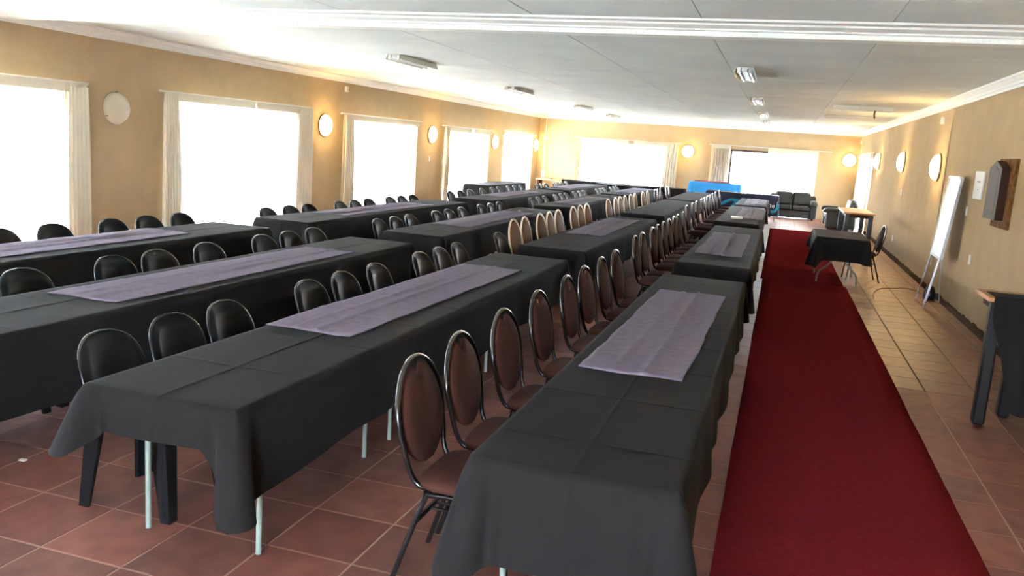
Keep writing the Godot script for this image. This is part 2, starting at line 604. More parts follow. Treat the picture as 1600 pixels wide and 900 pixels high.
# ---------------------------------------------------------------- curtains
# hung along a wall from a to b (coordinates along the wall), drawn in folds
func curtain(axis: String, plane: float, a: float, b: float, y0: float, y1: float, folds: int, deep: float, label: String, sway := 0.0, gather := 0.0):
	var o = thing("curtain", label, "curtain", Vector3.ZERO, 0.0, "curtains")
	var st := mb()
	var rows := []
	var n := folds * 8
	var ph := rng.randf() * TAU
	for j in 15:
		var t := j / 14.0
		var row := PackedVector3Array()
		for i in n + 1:
			var u := float(i) / n
			var w := u * folds * TAU
			var head := clampf((t - 0.0) / 0.06, 0.0, 1.0)
			var amp := deep * (0.35 + 0.65 * head) * (0.75 + 0.25 * sin(w * 0.31 + ph))
			var off := amp * sin(w + 0.8 * sin(w * 0.23 + ph) + 0.5 * t)
			var s := lerpf(a, b, u) + 0.012 * sin(w * 0.5 + t * 3.0) + sway * t * t * (u - 0.5) * 2.0
			var y := lerpf(y1, y0, t)
			row.append(Vector3(plane + off, y, s) if axis == "z" else Vector3(s, y, plane + off))
		rows.append(row)
	sheet(st, rows)
	var fab = build(st, "fabric", M.curtain, o)
	var sgn := -1.0 if axis == "z" and plane > 0 else 1.0
	var hd := mb()
	var lo := minf(a, b)
	var hi := maxf(a, b)
	var h0 := PackedVector3Array()
	var h1 := PackedVector3Array()
	var m := folds * 10
	for i in m + 1:
		var s := lerpf(lo, hi, float(i) / m)
		var off := sgn * (0.02 + deep * 1.0 + 0.006 * sin(i * 2.1))
		h0.append(Vector3(plane + off, y1 - 0.10, s) if axis == "z" else Vector3(s, y1 - 0.10, plane + off))
		h1.append(Vector3(plane + off, y1 + 0.012, s) if axis == "z" else Vector3(s, y1 + 0.012, plane + off))
	sheet(hd, [h1, h0])
	build(hd, "heading_tape", M.curtain_thick, fab)
	if gather != 0.0:
		# the part of the cloth pushed together at one end hangs in deep folds
		var g := mb()
		var gr := []
		var e0 := hi if gather > 0 else lo
		for j in 12:
			var t := j / 11.0
			var row := PackedVector3Array()
			for i in 41:
				var u := i / 40.0
				var w := absf(gather) * (1.0 + 0.18 * sin(t * 2.2))
				var s := e0 + signf(gather) * 0.012 - signf(gather) * u * w
				var off := 0.05 + deep * 0.5 + 0.028 * sin(u * 5.0 * TAU + 0.6 * sin(t * 3.0)) * (0.3 + 0.7 * minf(1.0, t * 5.0))
				var y := lerpf(y1 - 0.03, y0, t)
				row.append(Vector3(plane + off * sgn, y, s) if axis == "z" else Vector3(s, y, plane + off * sgn))
			gr.append(row)
		sheet(g, gr)
		build(g, "gathered_edge", M.curtain_thick, o)
	return o

func rod(axis: String, plane: float, a: float, b: float, y: float, label: String):
	var o = thing("curtain_rod", label, "curtain rod", Vector3.ZERO, 0.0, "curtain rods")
	var p := func(s: float, d := 0.0) -> Vector3: return Vector3(plane + d, y, s) if axis == "z" else Vector3(s, y, plane + d)
	var st := mb()
	tube(st, [p.call(a), p.call((a + b) / 2), p.call(b)], 0.012, 8)
	build(st, "rail", M.white_plastic, o)
	var wall_d := -0.075
	for s in [a + 0.06, b - 0.06]:
		var k := mb()
		tube(k, [p.call(s), p.call(s, wall_d)], 0.008, 6)
		build(k, "bracket", M.white_plastic, o)
	for s in [a, b]:
		var k := mb()
		lathe(k, [[0.0, -0.022], [0.016, -0.014], [0.02, 0.0], [0.016, 0.014], [0.0, 0.022]], 10, Transform3D(Basis(), p.call(s)))
		build(k, "finial", M.white_plastic, o)

func curtains():
	var x := XL + 0.075
	rod("z", x, -8.62, -4.4, 2.17, "white rod over the first window with the curtain beside the unlit lamp")
	curtain("z", x, -8.56, -6.55, 0.04, 2.15, 26, 0.03, "cream curtain at the edge of the photo, before the unlit wall lamp", 0.0, -0.30)
	curtain("z", x, -6.5, -4.55, 0.04, 2.15, 24, 0.03, "cream curtain half of the first window, nearest the camera")
	rod("z", x, -13.9, -9.92, 2.185, "white rod over the wide window after the unlit lamp")
	curtain("z", x, -12.1, -9.98, 0.04, 2.165, 24, 0.03, "cream curtain just past the unlit wall lamp", 0.03, 0.26)
	curtain("z", x, -13.84, -12.14, 0.04, 2.165, 26, 0.035, "cream curtain gathered in thick folds before the first lit lamp", 0.0, -0.44)
	rod("z", x, -18.95, -15.05, 2.15, "white rod over the window between the first two lit lamps")
	curtain("z", x, -16.6, -15.12, 0.04, 2.13, 22, 0.035, "cream curtain gathered in folds just past the first lit lamp", 0.0, 0.32)
	curtain("z", x, -18.68, -16.64, 0.04, 2.13, 22, 0.03, "cream curtain ending short of its rod before the second lit lamp")
	rod("z", x, -24.05, -20.3, 2.12, "white rod over the window after the second lit lamp")
	curtain("z", x, -22.2, -20.4, 0.04, 2.10, 18, 0.03, "cream curtain just past the second lit lamp", 0.0, 0.22)
	curtain("z", x, -23.95, -22.45, 0.04, 2.10, 18, 0.03, "cream curtain swept sideways before the third lit lamp", -0.06)
	rod("z", x, -27.5, -25.4, 2.17, "first short rod over the open side door")
	rod("z", x, -28.9, -27.7, 2.13, "second short rod over the side door by the corner")
	curtain("z", x, -27.45, -25.45, 0.04, 2.11, 16, 0.03, "white curtain drawn over the first half of the side door")
	curtain("z", x, -28.3, -27.75, 0.04, 2.11, 6, 0.035, "narrow white curtain in the middle of the open side door")
	var z := ZF + 0.075
	rod("x", z, -7.12, -3.40, 2.17, "long rod over the window in the far wall")
	curtain("x", z, -7.0, -5.19, 0.35, 2.15, 22, 0.03, "cream curtain of the far window beside the corner counter", 0.05, -0.14)
	curtain("x", z, -5.0, -3.48, 0.35, 2.15, 24, 0.04, "cream curtain of the far window gathered beside the round lamp", 0.05, 0.36)
	rod("x", z, -2.42, 1.45, 2.21, "long rod over the glazed door in the far wall")
	curtain("x", z, -2.36, -1.72, 0.05, 2.19, 9, 0.06, "tightly gathered cream curtain above the blue table", 0.05)
	curtain("x", z, -0.52, 1.06, 0.05, 2.19, 18, 0.03, "cream curtain hanging behind the black sofa")
	var xr := XR - 0.075
	rod("z", xr, -28.7, -24.4, 2.19, "rod over the glazed door in the lamp wall")
	curtain("z", xr, -28.5, -24.55, 0.05, 2.17, 20, 0.05, "white curtain hanging in the right wall beside the black sofa")

# ---------------------------------------------------------------- lamps
func sconce(at: Vector3, out: Vector3, lit: bool, label: String):
	var o = thing("wall_lamp", label, "wall lamp", at, 0.0, "round wall lamps")
	var side := Vector3.UP.cross(out)
	var fr := Transform3D(Basis(side, out, side.cross(out)), Vector3.ZERO)
	var b := mb()
	lathe(b, [[0.0, 0.0], [0.212, 0.0], [0.216, 0.012], [0.208, 0.026], [0.0, 0.026]], 32, fr)
	build(b, "base", M.brass if lit else M.opal_off, o)
	var d := mb()
	lathe(d, [[0.203, 0.024], [0.200, 0.045], [0.182, 0.075], [0.145, 0.102], [0.095, 0.120], [0.045, 0.128], [0.001, 0.130]], 32, fr)
	build(d, "shade_lamp", M.opal if lit else M.opal_off, o)
	for k in 3:
		var a := TAU * k / 3 + 0.5
		var c := mb()
		box(c, Vector3(-0.012, 0.0, -0.008), Vector3(0.012, 0.04, 0.008), 0.003, fr * Transform3D(Basis(), Vector3(cos(a) * 0.205, 0.0, sin(a) * 0.205)))
		build(c, "clip", M.brass, o)
	if lit:
		var l := OmniLight3D.new()
		l.name = "lamp_glow"
		l.light_color = Color(1.0, 0.83, 0.55)
		l.light_energy = 0.27
		l.light_size = 0.1
		l.omni_range = 40.0
		l.omni_attenuation = 2.0
		l.shadow_enabled = true
		o.add_child(l)
		l.position = out * 0.09

func batten(at: Vector3, along_x: bool, length: float, label: String):
	var o = thing("ceiling_light", label, "ceiling light", at, PI / 2 if along_x else 0.0, "fluorescent ceiling lights")
	var h := length / 2
	var b := mb()
	box(b, Vector3(-0.035, -0.05, -h), Vector3(0.035, 0.0, h), 0.006)
	box(b, Vector3(-0.10, -0.012, -h), Vector3(0.10, 0.0, h), 0.002)
	build(b, "body", M.enamel, o)
	for s in [-1.0, 1.0]:
		var w := mb()
		loft(w, PackedVector3Array([Vector3(s * 0.095, -0.004, -h), Vector3(s * 0.125, -0.075, -h), Vector3(s * 0.128, -0.074, -h), Vector3(s * 0.10, -0.003, -h)]), PackedVector3Array([Vector3(s * 0.095, -0.004, h), Vector3(s * 0.125, -0.075, h), Vector3(s * 0.128, -0.074, h), Vector3(s * 0.10, -0.003, h)]))
		build(w, "reflector", M.enamel, o)
		var t := mb()
		tube(t, [Vector3(s * 0.065, -0.05, -h + 0.03), Vector3(s * 0.065, -0.05, h - 0.03)], 0.014, 10)
		build(t, "tube", M.tube_glass, o)
		for e in [-1.0, 1.0]:
			build(bx(s * 0.065 - 0.018, s * 0.065 + 0.018, -0.07, -0.01, e * h - 0.012, e * h + 0.012, 0.003), "lamp_holder", M.white_plastic, o)
	return o

func lamps():
	var p := XL
	sconce(Vector3(p, 1.90, -9.17), Vector3.RIGHT, false, "unlit round wall lamp between the two nearest windows")
	sconce(Vector3(p, 1.89, -14.5), Vector3.RIGHT, true, "first lit round wall lamp along the window wall")
	sconce(Vector3(p, 1.87, -19.7), Vector3.RIGHT, true, "second lit round wall lamp along the window wall, above the switch")
	sconce(Vector3(p, 1.80, -24.55), Vector3.RIGHT, true, "lit round wall lamp before the open side door")
	sconce(Vector3(p, 1.78, -29.02), Vector3.RIGHT, true, "lit round wall lamp in the corner above the wooden counter")
	sconce(Vector3(-3.14, 1.92, ZF), Vector3.BACK, true, "lit round lamp on the far wall above the blue table")
	sconce(Vector3(2.02, 1.98, ZF), Vector3.BACK, true, "lit round lamp in the far corner half behind the white curtain")
	sconce(Vector3(XR, 1.87, -14.66), Vector3.LEFT, true, "lit round wall lamp cut by the vertical conduit, nearest the easel")
	sconce(Vector3(XR, 1.95, -18.8), Vector3.LEFT, true, "lit round lamp in the middle of the lamp wall, above a switch")
	sconce(Vector3(XR, 1.97, -23.4), Vector3.LEFT, true, "lit round lamp beside the white curtain on the lamp wall")
	var w := ["first", "second", "third", "fourth"]
	var zl := [-11.34, -16.5, -22.2, -26.4]
	var zr := [-11.33, -16.3, -21.0, -25.2]
	for k in 4:
		batten(Vector3(-5.2, CE, zl[k]), false, 1.24, "%s fluorescent light along the ceiling on the window side" % w[k])
		batten(Vector3(-0.57, CE, zr[k]), false, 1.24, "%s fluorescent light with white reflectors above the table rows" % w[k])
	var f1 = batten(Vector3(1.26, CE, -16.75), true, 1.0, "crosswise ceiling light with a dangling holder near the lamp wall")
	var st := mb()
	tube(st, smooth_path([Vector3(0.09, -0.06, 0.22), Vector3(0.10, -0.12, 0.21), Vector3(0.09, -0.2, 0.22)]), 0.016, 6)
	build(st, "loose_holder", M.dark_frame, f1)
	batten(Vector3(1.26, CE, -20.1), true, 0.98, "crosswise ceiling light near the lamp wall, farther from the camera")

# ---------------------------------------------------------------- cloths
# perimeter of a rectangle: [x, z, nx, nz, corner closeness, side] ; sides 0 front(+z) 1 right(+x) 2 back 3 left
func perimeter(hw: float, hl: float, creases: Array) -> Array:
	var out := []
	var sides := [[Vector2(-hw, hl), Vector2(hw, hl), Vector2(0, 1)], [Vector2(hw, hl), Vector2(hw, -hl), Vector2(1, 0)], [Vector2(hw, -hl), Vector2(-hw, -hl), Vector2(0, -1)], [Vector2(-hw, -hl), Vector2(-hw, hl), Vector2(-1, 0)]]
	for s in 4:
		var a: Vector2 = sides[s][0]
		var b: Vector2 = sides[s][1]
		var L := a.distance_to(b)
		var n := maxi(6, int(L / 0.07))
		var ts := []
		for k in range(1, n):
			ts.append(float(k) / n)
		if s % 2 == 1:
			for c in creases:
				var t: float = (hl - c) / (2 * hl) if s == 1 else (c + hl) / (2 * hl)
				for d in [-0.016, -0.007, 0.0, 0.007, 0.016]:
					ts.append(t + d / L)
		else:
			for d in [-0.016, -0.007, 0.0, 0.007, 0.016]:
				ts.append(0.5 + d / L)
		for d in [0.015, 0.03, 0.045, 0.06, 0.08, 0.10, 0.12, 0.14, 0.17]:
			ts.append(d / L)
			ts.append(1.0 - d / L)
		ts.sort()
		for t in ts:
			if t * L <= 0.01 or (1.0 - t) * L <= 0.01:
				continue
			var p := a.lerp(b, t)
			var dist := minf(t, 1.0 - t) * L
			var k := clampf(1.0 - dist / 0.145, 0.0, 1.0)
			out.append([p.x, p.y, sides[s][2].x, sides[s][2].y, k, s, t])
		var nn: Vector2 = (sides[s][2] + sides[(s + 1) % 4][2]).normalized()
		for f in [-0.5, 0.0, 0.5]:
			var nv := nn.rotated(-f * 0.9)
			out.append([b.x, b.y, nv.x, nv.y, 1.0, s, 1.0])
	return out

# a cloth over a table top of half sizes hw, hl at height y; drops per side; flare per corner (after side 0, 1, 2, 3)
func cloth_mesh(hw: float, hl: float, y: float, drops: Array, flare: Array, droop: Array, rings := 9) -> ArrayMesh:
	var st := mb()
	var creases := []
	var c := -hl + 0.4
	while c < hl - 0.2:
		creases.append(c)
		c += 0.61
	var per := perimeter(hw, hl, creases)
	var bump := FastNoiseLite.new()
	bump.seed = rng.randi() % 1000
	bump.frequency = 1.6
	var ph := [rng.randf() * TAU, rng.randf() * TAU, rng.randf() * TAU]
	var ridge := func(x: float, z: float) -> float:
		var r := 0.0034 * exp(-pow(x / 0.006, 2.0))
		for q in creases:
			r = maxf(r, 0.0026 * exp(-pow((z - q) / 0.006, 2.0)))
		return r
	var rows := []
	var insets := [hw, hw - 0.007, hw - 0.016, hw * 0.75, hw * 0.5, hw * 0.25, 0.05, 0.015]
	for d in insets:
		var row := PackedVector3Array()
		for p in per:
			var x := clampf(p[0], -(hw - d), hw - d)
			var z := clampf(p[1], -(hl - d), hl - d)
			row.append(Vector3(x, y + 0.004 + bump.get_noise_2d(x * 2.0, z) * 0.0035 + ridge.call(x, z), z))
		rows.append(row)
	for j in rings + 1:
		var t := float(j) / rings
		var row := PackedVector3Array()
		var s := 0.0
		for i in per.size():
			var p: Array = per[i]
			if i > 0:
				s += Vector2(p[0] - per[i - 1][0], p[1] - per[i - 1][1]).length()
			var side: int = p[5]
			var near_next: bool = p[6] > 0.5
			var corner := side if near_next else (side + 3) % 4
			var k: float = p[4]
			var other: int = (side + 1) % 4 if near_next else (side + 3) % 4
			var kk := k * k * (3.0 - 2.0 * k)
			var drop: float = lerpf(drops[side], (drops[side] + drops[other]) / 2 + droop[corner], kk)
			drop *= 1.0 + 0.05 * sin(s * 2.3 + ph[0])
			var fl: float = flare[corner]
			var wave := sin(s * 9.0 + ph[1] + 1.4 * sin(s * 2.7 + ph[2])) * 0.011 + sin(s * 4.1 + ph[2]) * 0.008
			var fold := (-0.045 * exp(-pow((k - 0.42) / 0.2, 2.0)) + 0.02 * k) * (0.5 + fl)
			var out: float = 0.006 + 0.012 * minf(1.0, t * 6.0) + t * (0.018 + wave + fold + kk * 0.10 * fl) + ridge.call(p[0], 99.0) * (1.0 if side % 2 == 0 else 0.0)
			var yy := y + 0.004 - t * drop
			if j == 0:
				yy = y + 0.002
			row.append(Vector3(p[0] + p[2] * out, yy, p[1] + p[3] * out))
		rows.append(row)
	sheet(st, rows, true)
	return mesh_of(st)

func table(at: Vector3, hw: float, hl: float, y: float, spans: int, leg_mat: Material, label: String, end := 0.2, inset := 0.3, called := "folding_table", group := "folding tables"):
	var o = thing(called, label, "table", at, 0.0, group)
	for k in spans:
		var a := lerpf(-hl, hl, float(k) / spans)
		var b := lerpf(-hl, hl, float(k + 1) / spans)
		build(bx(-hw, hw, y - 0.03, y - 0.002, a + 0.004, b - 0.004, 0.006), "table_top", M.table_board, o)
		for z in [a + end, b - (end if k == spans - 1 else 0.05)]:
			var e: float = hw - (0.07 if k == spans - 1 and z > b - 0.3 else inset)
			for s in [-1.0, 1.0]:
				var l := mb()
				tube(l, [Vector3(s * e, y - 0.03, z), Vector3(s * e, 0.0, z)], 0.0125, 10)
				build(l, "leg", leg_mat, o)
			var c := mb()
			tube(c, [Vector3(-e, y - 0.1, z), Vector3(e, y - 0.1, z)], 0.010, 8)
			build(c, "crossbar", leg_mat, o)
			var br := mb()
			var dz := minf(0.28, hl * 0.3) if z == a + end else -minf(0.28, hl * 0.3)
			tube(br, [Vector3(0, y - 0.1, z), Vector3(0, y - 0.035, z + dz)], 0.008, 6)
			build(br, "brace", leg_mat, o)
	return o

func runner(at: Vector3, hw: float, hl: float, turn: float, label: String):
	var st := mb()
	var n := FastNoiseLite.new()
	n.seed = rng.randi() % 1000
	n.frequency = 1.3
	var rows := []
	var nz := 64
	var xs := [-1.0, -0.999, -0.92, -0.84, -0.68, -0.52, -0.46, -0.4, -0.34, -0.28, -0.14, 0.0, 0.08, 0.14, 0.2, 0.26, 0.4, 0.56, 0.72, 0.86, 0.96, 0.999, 1.0]
	var cr := [rng.randf_range(-0.42, -0.3), rng.randf_range(0.1, 0.22)]
	for j in nz + 3:
		var end := j == 0 or j == nz + 2
		var z := lerpf(-hl, hl, clampf((j - 1.0) / nz, 0, 1))
		var row := PackedVector3Array()
		for f in xs:
			var wob := n.get_noise_2d(z * 1.1, 7.0 + signf(f)) * 0.014 * absf(f)
			var x: float = f * hw + wob
			var zz: float = z + n.get_noise_2d(x * 2.0, 50.0) * 0.03 * absf(z / hl)
			var y := n.get_noise_2d(x * 3.0, z * 1.2) * 0.006 + absf(n.get_noise_2d(x * 7.0 + 9.0, z * 1.8)) * 0.007
			y += 0.013 * exp(-pow((f - cr[1] - 0.03 * sin(z * 2.0)) / 0.045, 2.0)) + 0.008 * exp(-pow((f - cr[0] + 0.04 * sin(z * 1.3)) / 0.045, 2.0))
			for q in [-0.6, -0.2, 0.2, 0.6]:
				y += 0.004 * exp(-pow((z / hl - q) / 0.02, 2.0))
			y = maxf(y, 0.0) + 0.003
			if end or absf(f) == 1.0:
				y = 0.0
			row.append(Vector3(x, y, zz))
		rows.append(row)
	sheet(st, rows)
	var o = build(st, "table_runner", M.runner)
	o.position = at
	o.rotation.y = turn
	tag(o, label, "table runner", "lilac grey table runners")

var ROWS := ["beside the red carpet", "second from the carpet", "third from the carpet", "nearest the windows"]
var BLOCK := ["nearest", "second", "third", "farthest"]
var COLX := [-0.555, -2.225, -3.84, -5.50]
var BZ := [[-2.62, -7.80], [-8.58, -13.75], [-14.72, -20.0], [-20.6, -25.4]]

func dining_tables():
	for c in 4:
		for b in 4:
			var x: float = COLX[c]
			var z0: float = BZ[b][0]
			var z1: float = BZ[b][1]
			var hw := 0.355
			if c == 0 and b == 0:
				z1 = -7.6
			if c == 0 and b == 2:
				x = -0.64
			if c == 0 and b == 3:
				x = -0.62
				z1 = -24.2
			if c == 1 and b == 2:
				z1 = -20.2
			if c == 3:
				x += -0.02 if b < 2 else 0.12
			var hl := (z0 - z1) / 2
			var at := Vector3(x, 0, (z0 + z1) / 2)
			table(at, hw, hl, TOP, 3, M.table_leg, "grey folding table under the %s black cloth of the row %s" % [BLOCK[b], ROWS[c]], 0.27 if c == 1 and b == 0 else (0.24 if c == 0 and b == 0 else 0.2), 0.19 if b == 0 and c < 2 else 0.3)
			var drops := [0.31, 0.36, 0.24, 0.19]
			var flare := [0.5, 0.35, 0.2, 0.2]
			var droop := [0.08, 0.05, 0.0, 0.0]
			if c == 1 and b == 0:
				drops = [0.165, 0.37, 0.2, 0.17]
				flare = [0.45, 0.3, 0.2, 0.95]
				droop = [0.17, 0.05, 0.0, 0.10]
			if c == 0 and b == 0:
				drops = [0.36, 0.36, 0.22, 0.2]
				flare = [0.95, 0.4, 0.2, 0.6]
				droop = [0.14, 0.05, 0.0, 0.14]
			if c == 2 and b == 0:
				drops = [0.3, 0.42, 0.24, 0.18]
			var o = put(cloth_mesh(hw, hl, TOP, drops, flare, droop), "tablecloth", M.cloth)
			o.position = at
			tag(o, "black cloth on the %s long table of the row %s" % [BLOCK[b], ROWS[c]], "tablecloth", "black tablecloths on the long tables")
	var rl := [[0, 0, -0.02, -5.29, 1.34, 0.255, -0.01], [0, 1, -0.02, -10.92, 1.46, 0.255, 0.0], [0, 2, 0.06, -17.4, 1.6, 0.26, 0.0], [0, 3, 0.0, -22.6, 1.4, 0.26, 0.0],
		[1, 0, -0.08, -5.33, 1.46, 0.26, -0.015], [1, 1, -0.05, -11.7, 1.48, 0.24, 0.01],
		[2, 0, 0.01, -5.3, 1.43, 0.245, 0.0], [2, 1, -0.03, -11.22, 1.45, 0.25, 0.0], [2, 2, 0.0, -17.1, 1.5, 0.25, 0.0], [2, 3, 0.0, -23.3, 1.5, 0.27, 0.0],
		[3, 0, -0.08, -5.3, 1.45, 0.25, 0.01], [3, 1, -0.02, -11.1, 1.42, 0.25, 0.0], [3, 2, 0.05, -17.3, 1.4, 0.22, 0.0], [3, 3, 0.05, -22.9, 1.5, 0.27, 0.0]]
	for r in rl:
		var c: int = r[0]
		var b: int = r[1]
		runner(Vector3(COLX[c] + r[2], TOP + 0.010, r[3]), r[5], r[4], r[6], "lilac grey runner on the %s black table of the row %s" % [BLOCK[b], ROWS[c]])

# ---------------------------------------------------------------- chairs (each faces +x, base in the middle of its seat)
func superellipse(rx: float, rz: float, y: float, p: float, n: int, cx := 0.0) -> PackedVector3Array:
	var out := PackedVector3Array()
	for k in n:
		var a := TAU * k / n
		out.append(Vector3(cx + rx * signf(cos(a)) * pow(absf(cos(a)), 2.0 / p), y, rz * signf(sin(a)) * pow(absf(sin(a)), 2.0 / p)))
	return out

func plastic_chair(label: String):
	var o = thing("plastic_chair", label, "chair")
	var s := mb()
	var rows := []
	for q in [[0.02, 0.412], [0.5, 0.414], [0.82, 0.424], [0.95, 0.434], [1.0, 0.430], [1.015, 0.40], [1.0, 0.382]]:
		rows.append(superellipse(0.215 * q[0], 0.203 * q[0], q[1], 5.0, 36))
	sheet(s, rows, true)
	build(s, "seat", M.plastic, o)
	var b := mb()
	var front := []
	var back := []
	var rim := []
	var nv := 13
	for j in nv + 1:
		var v := j / float(nv)
		v = 1.0 - pow(1.0 - v, 1.6)
		var y := 0.40 + 0.382 * v
		var w := 0.204 * pow(maxf(0.0, 1.0 - pow(maxf(0.0, (v - 0.25) / 0.75), 4.2)), 0.42)
		var rf := PackedVector3Array()
		var rb := PackedVector3Array()
		for i in 15:
			var u := i / 7.0 - 1.0
			var z := u * w
			var x := -0.185 - 0.098 * v + 0.075 * pow(absf(z) / 0.218, 2.0) * (1.0 - 0.35 * v)
			var lip := 0.030 * smoothstep(0.84, 0.98, maxf(v, absf(u) * 0.97))
			rf.append(Vector3(x - lip, y, z))
			rb.append(Vector3(x - lip - 0.010, y, z))
		front.append(rf)
		back.append(rb)
	sheet(b, front)
	back.reverse()
	sheet(b, back)
	for j in nv + 1:
		rim.append(front[j][0] + Vector3(-0.005, 0, 0))
	for j in range(nv - 1, -1, -1):
		rim.append(front[j][14] + Vector3(-0.005, 0, 0))
	var bk = build(b, "backrest", M.plastic, o)
	var rm := mb()
	tube(rm, rim, 0.0085, 8)
	build(rm, "rim", M.glossy_plastic, bk)
	for fx in [-1.0, 1.0]:
		for fz in [-1.0, 1.0]:
			var l := mb()
			var L := func(x: float, y: float, z: float, w: float) -> PackedVector3Array:
				var q := PackedVector3Array()
				for p in [[0.0, 0.0], [1.0, 0.0], [1.0, 0.34], [0.34, 0.34], [0.34, 1.0], [0.0, 1.0]]:
					q.append(Vector3(x - fx * p[0] * w, y, z - fz * p[1] * w))
				return q
			loft(l, L.call(fx * 0.212, 0.41, fz * 0.200, 0.085), L.call(fx * 0.250, 0.0, fz * 0.212, 0.052))
			build(l, "leg", M.glossy_plastic, o)
	return o

func oval_chair(called: String, label: String, frame: Material, pad: Material):
	var o = thing(called, label, "chair")
	var lean := func(y: float) -> float: return -0.195 - 0.20 * maxf(0.0, y - 0.44)
	# backrest: an oval pad with a finger hole cut into its top
	var ring := func(sc: float, dx: float) -> PackedVector3Array:
		var out := PackedVector3Array()
		for k in 72:
			var a := TAU * k / 72.0
			var z := 0.198 * cos(a)
			var y := 0.205 * sin(a)
			if sc > 0.9 and sin(a) > 0 and absf(z) < 0.046:
				y = minf(y, 0.205 - 0.055 * sqrt(maxf(0.0, 1.0 - pow(z / 0.046, 2.0))))
			y = 0.680 + y * sc
			out.append(Vector3(lean.call(y) + dx, y, z * sc))
		return out
	var p := mb()
	sheet(p, [ring.call(0.05, 0.022), ring.call(0.62, 0.022), ring.call(0.95, 0.013), ring.call(1.0, 0.0), ring.call(0.97, -0.014), ring.call(0.62, -0.018), ring.call(0.05, -0.018)], true)
	build(p, "backrest", pad, o)
	# hoop that carries the pad and runs on as the seat rail
	var h := []
	for q in [[0.19, 0.425], [0.05, 0.425], [-0.12, 0.425], [-0.175, 0.437]]:
		h.append(Vector3(q[0], q[1], 0.168))
	h.append(Vector3(lean.call(0.49), 0.49, 0.180))
	h.append(Vector3(lean.call(0.57), 0.57, 0.200))
	for k in 13:
		var a := PI * k / 12.0
		var y := 0.68 + 0.226 * sin(a)
		h.append(Vector3(lean.call(y), y, 0.218 * cos(a)))
	h.append(Vector3(lean.call(0.57), 0.57, -0.200))
	h.append(Vector3(lean.call(0.49), 0.49, -0.180))
	for q in [[-0.175, 0.437], [-0.12, 0.425], [0.05, 0.425], [0.19, 0.425]]:
		h.append(Vector3(q[0], q[1], -0.168))
	var f := mb()
	tube(f, smooth_path(h, 3), 0.0115, 8)
	build(f, "back_frame", frame, o)
	var s := mb()
	var rows := []
	for q in [[0.05, 0.487], [0.6, 0.485], [0.88, 0.474], [0.98, 0.455], [1.0, 0.438], [0.93, 0.426], [0.05, 0.426]]:
		rows.append(superellipse(0.198 * q[0], 0.212 * q[0], q[1], 4.0, 32, 0.01))
	sheet(s, rows, true)
	build(s, "seat", pad, o)
	for fz in [-1.0, 1.0]:
		var l1 := mb()
		tube(l1, smooth_path([Vector3(0.10, 0.418, fz * 0.172), Vector3(0.185, 0.405, fz * 0.176), Vector3(0.20, 0.33, fz * 0.18), Vector3(0.235, 0.0, fz * 0.195)], 4), 0.0115, 8)
		build(l1, "leg", frame, o)
		var l2 := mb()
		tube(l2, smooth_path([Vector3(0.02, 0.405, fz * 0.172), Vector3(-0.10, 0.402, fz * 0.175), Vector3(-0.145, 0.36, fz * 0.178), Vector3(-0.262, 0.0, fz * 0.198)], 4), 0.0115, 8)
		build(l2, "leg", frame, o)
	var c := mb()
	box(c, Vector3(-0.15, 0.375, -0.165), Vector3(-0.135, 0.41, 0.165), 0.003)
	tube(c, [Vector3(-0.172, 0.28, -0.18), Vector3(-0.172, 0.28, 0.18)], 0.0115, 8)
	tube(c, [Vector3(0.207, 0.28, -0.18), Vector3(0.207, 0.28, 0.18)], 0.0095, 8)
	for z in [-0.03, 0.03]:
		tube(c, [Vector3(-0.172, 0.28, z), Vector3(0.207, 0.28, z)], 0.007, 6)
	build(c, "stretcher", frame, o)
	return o

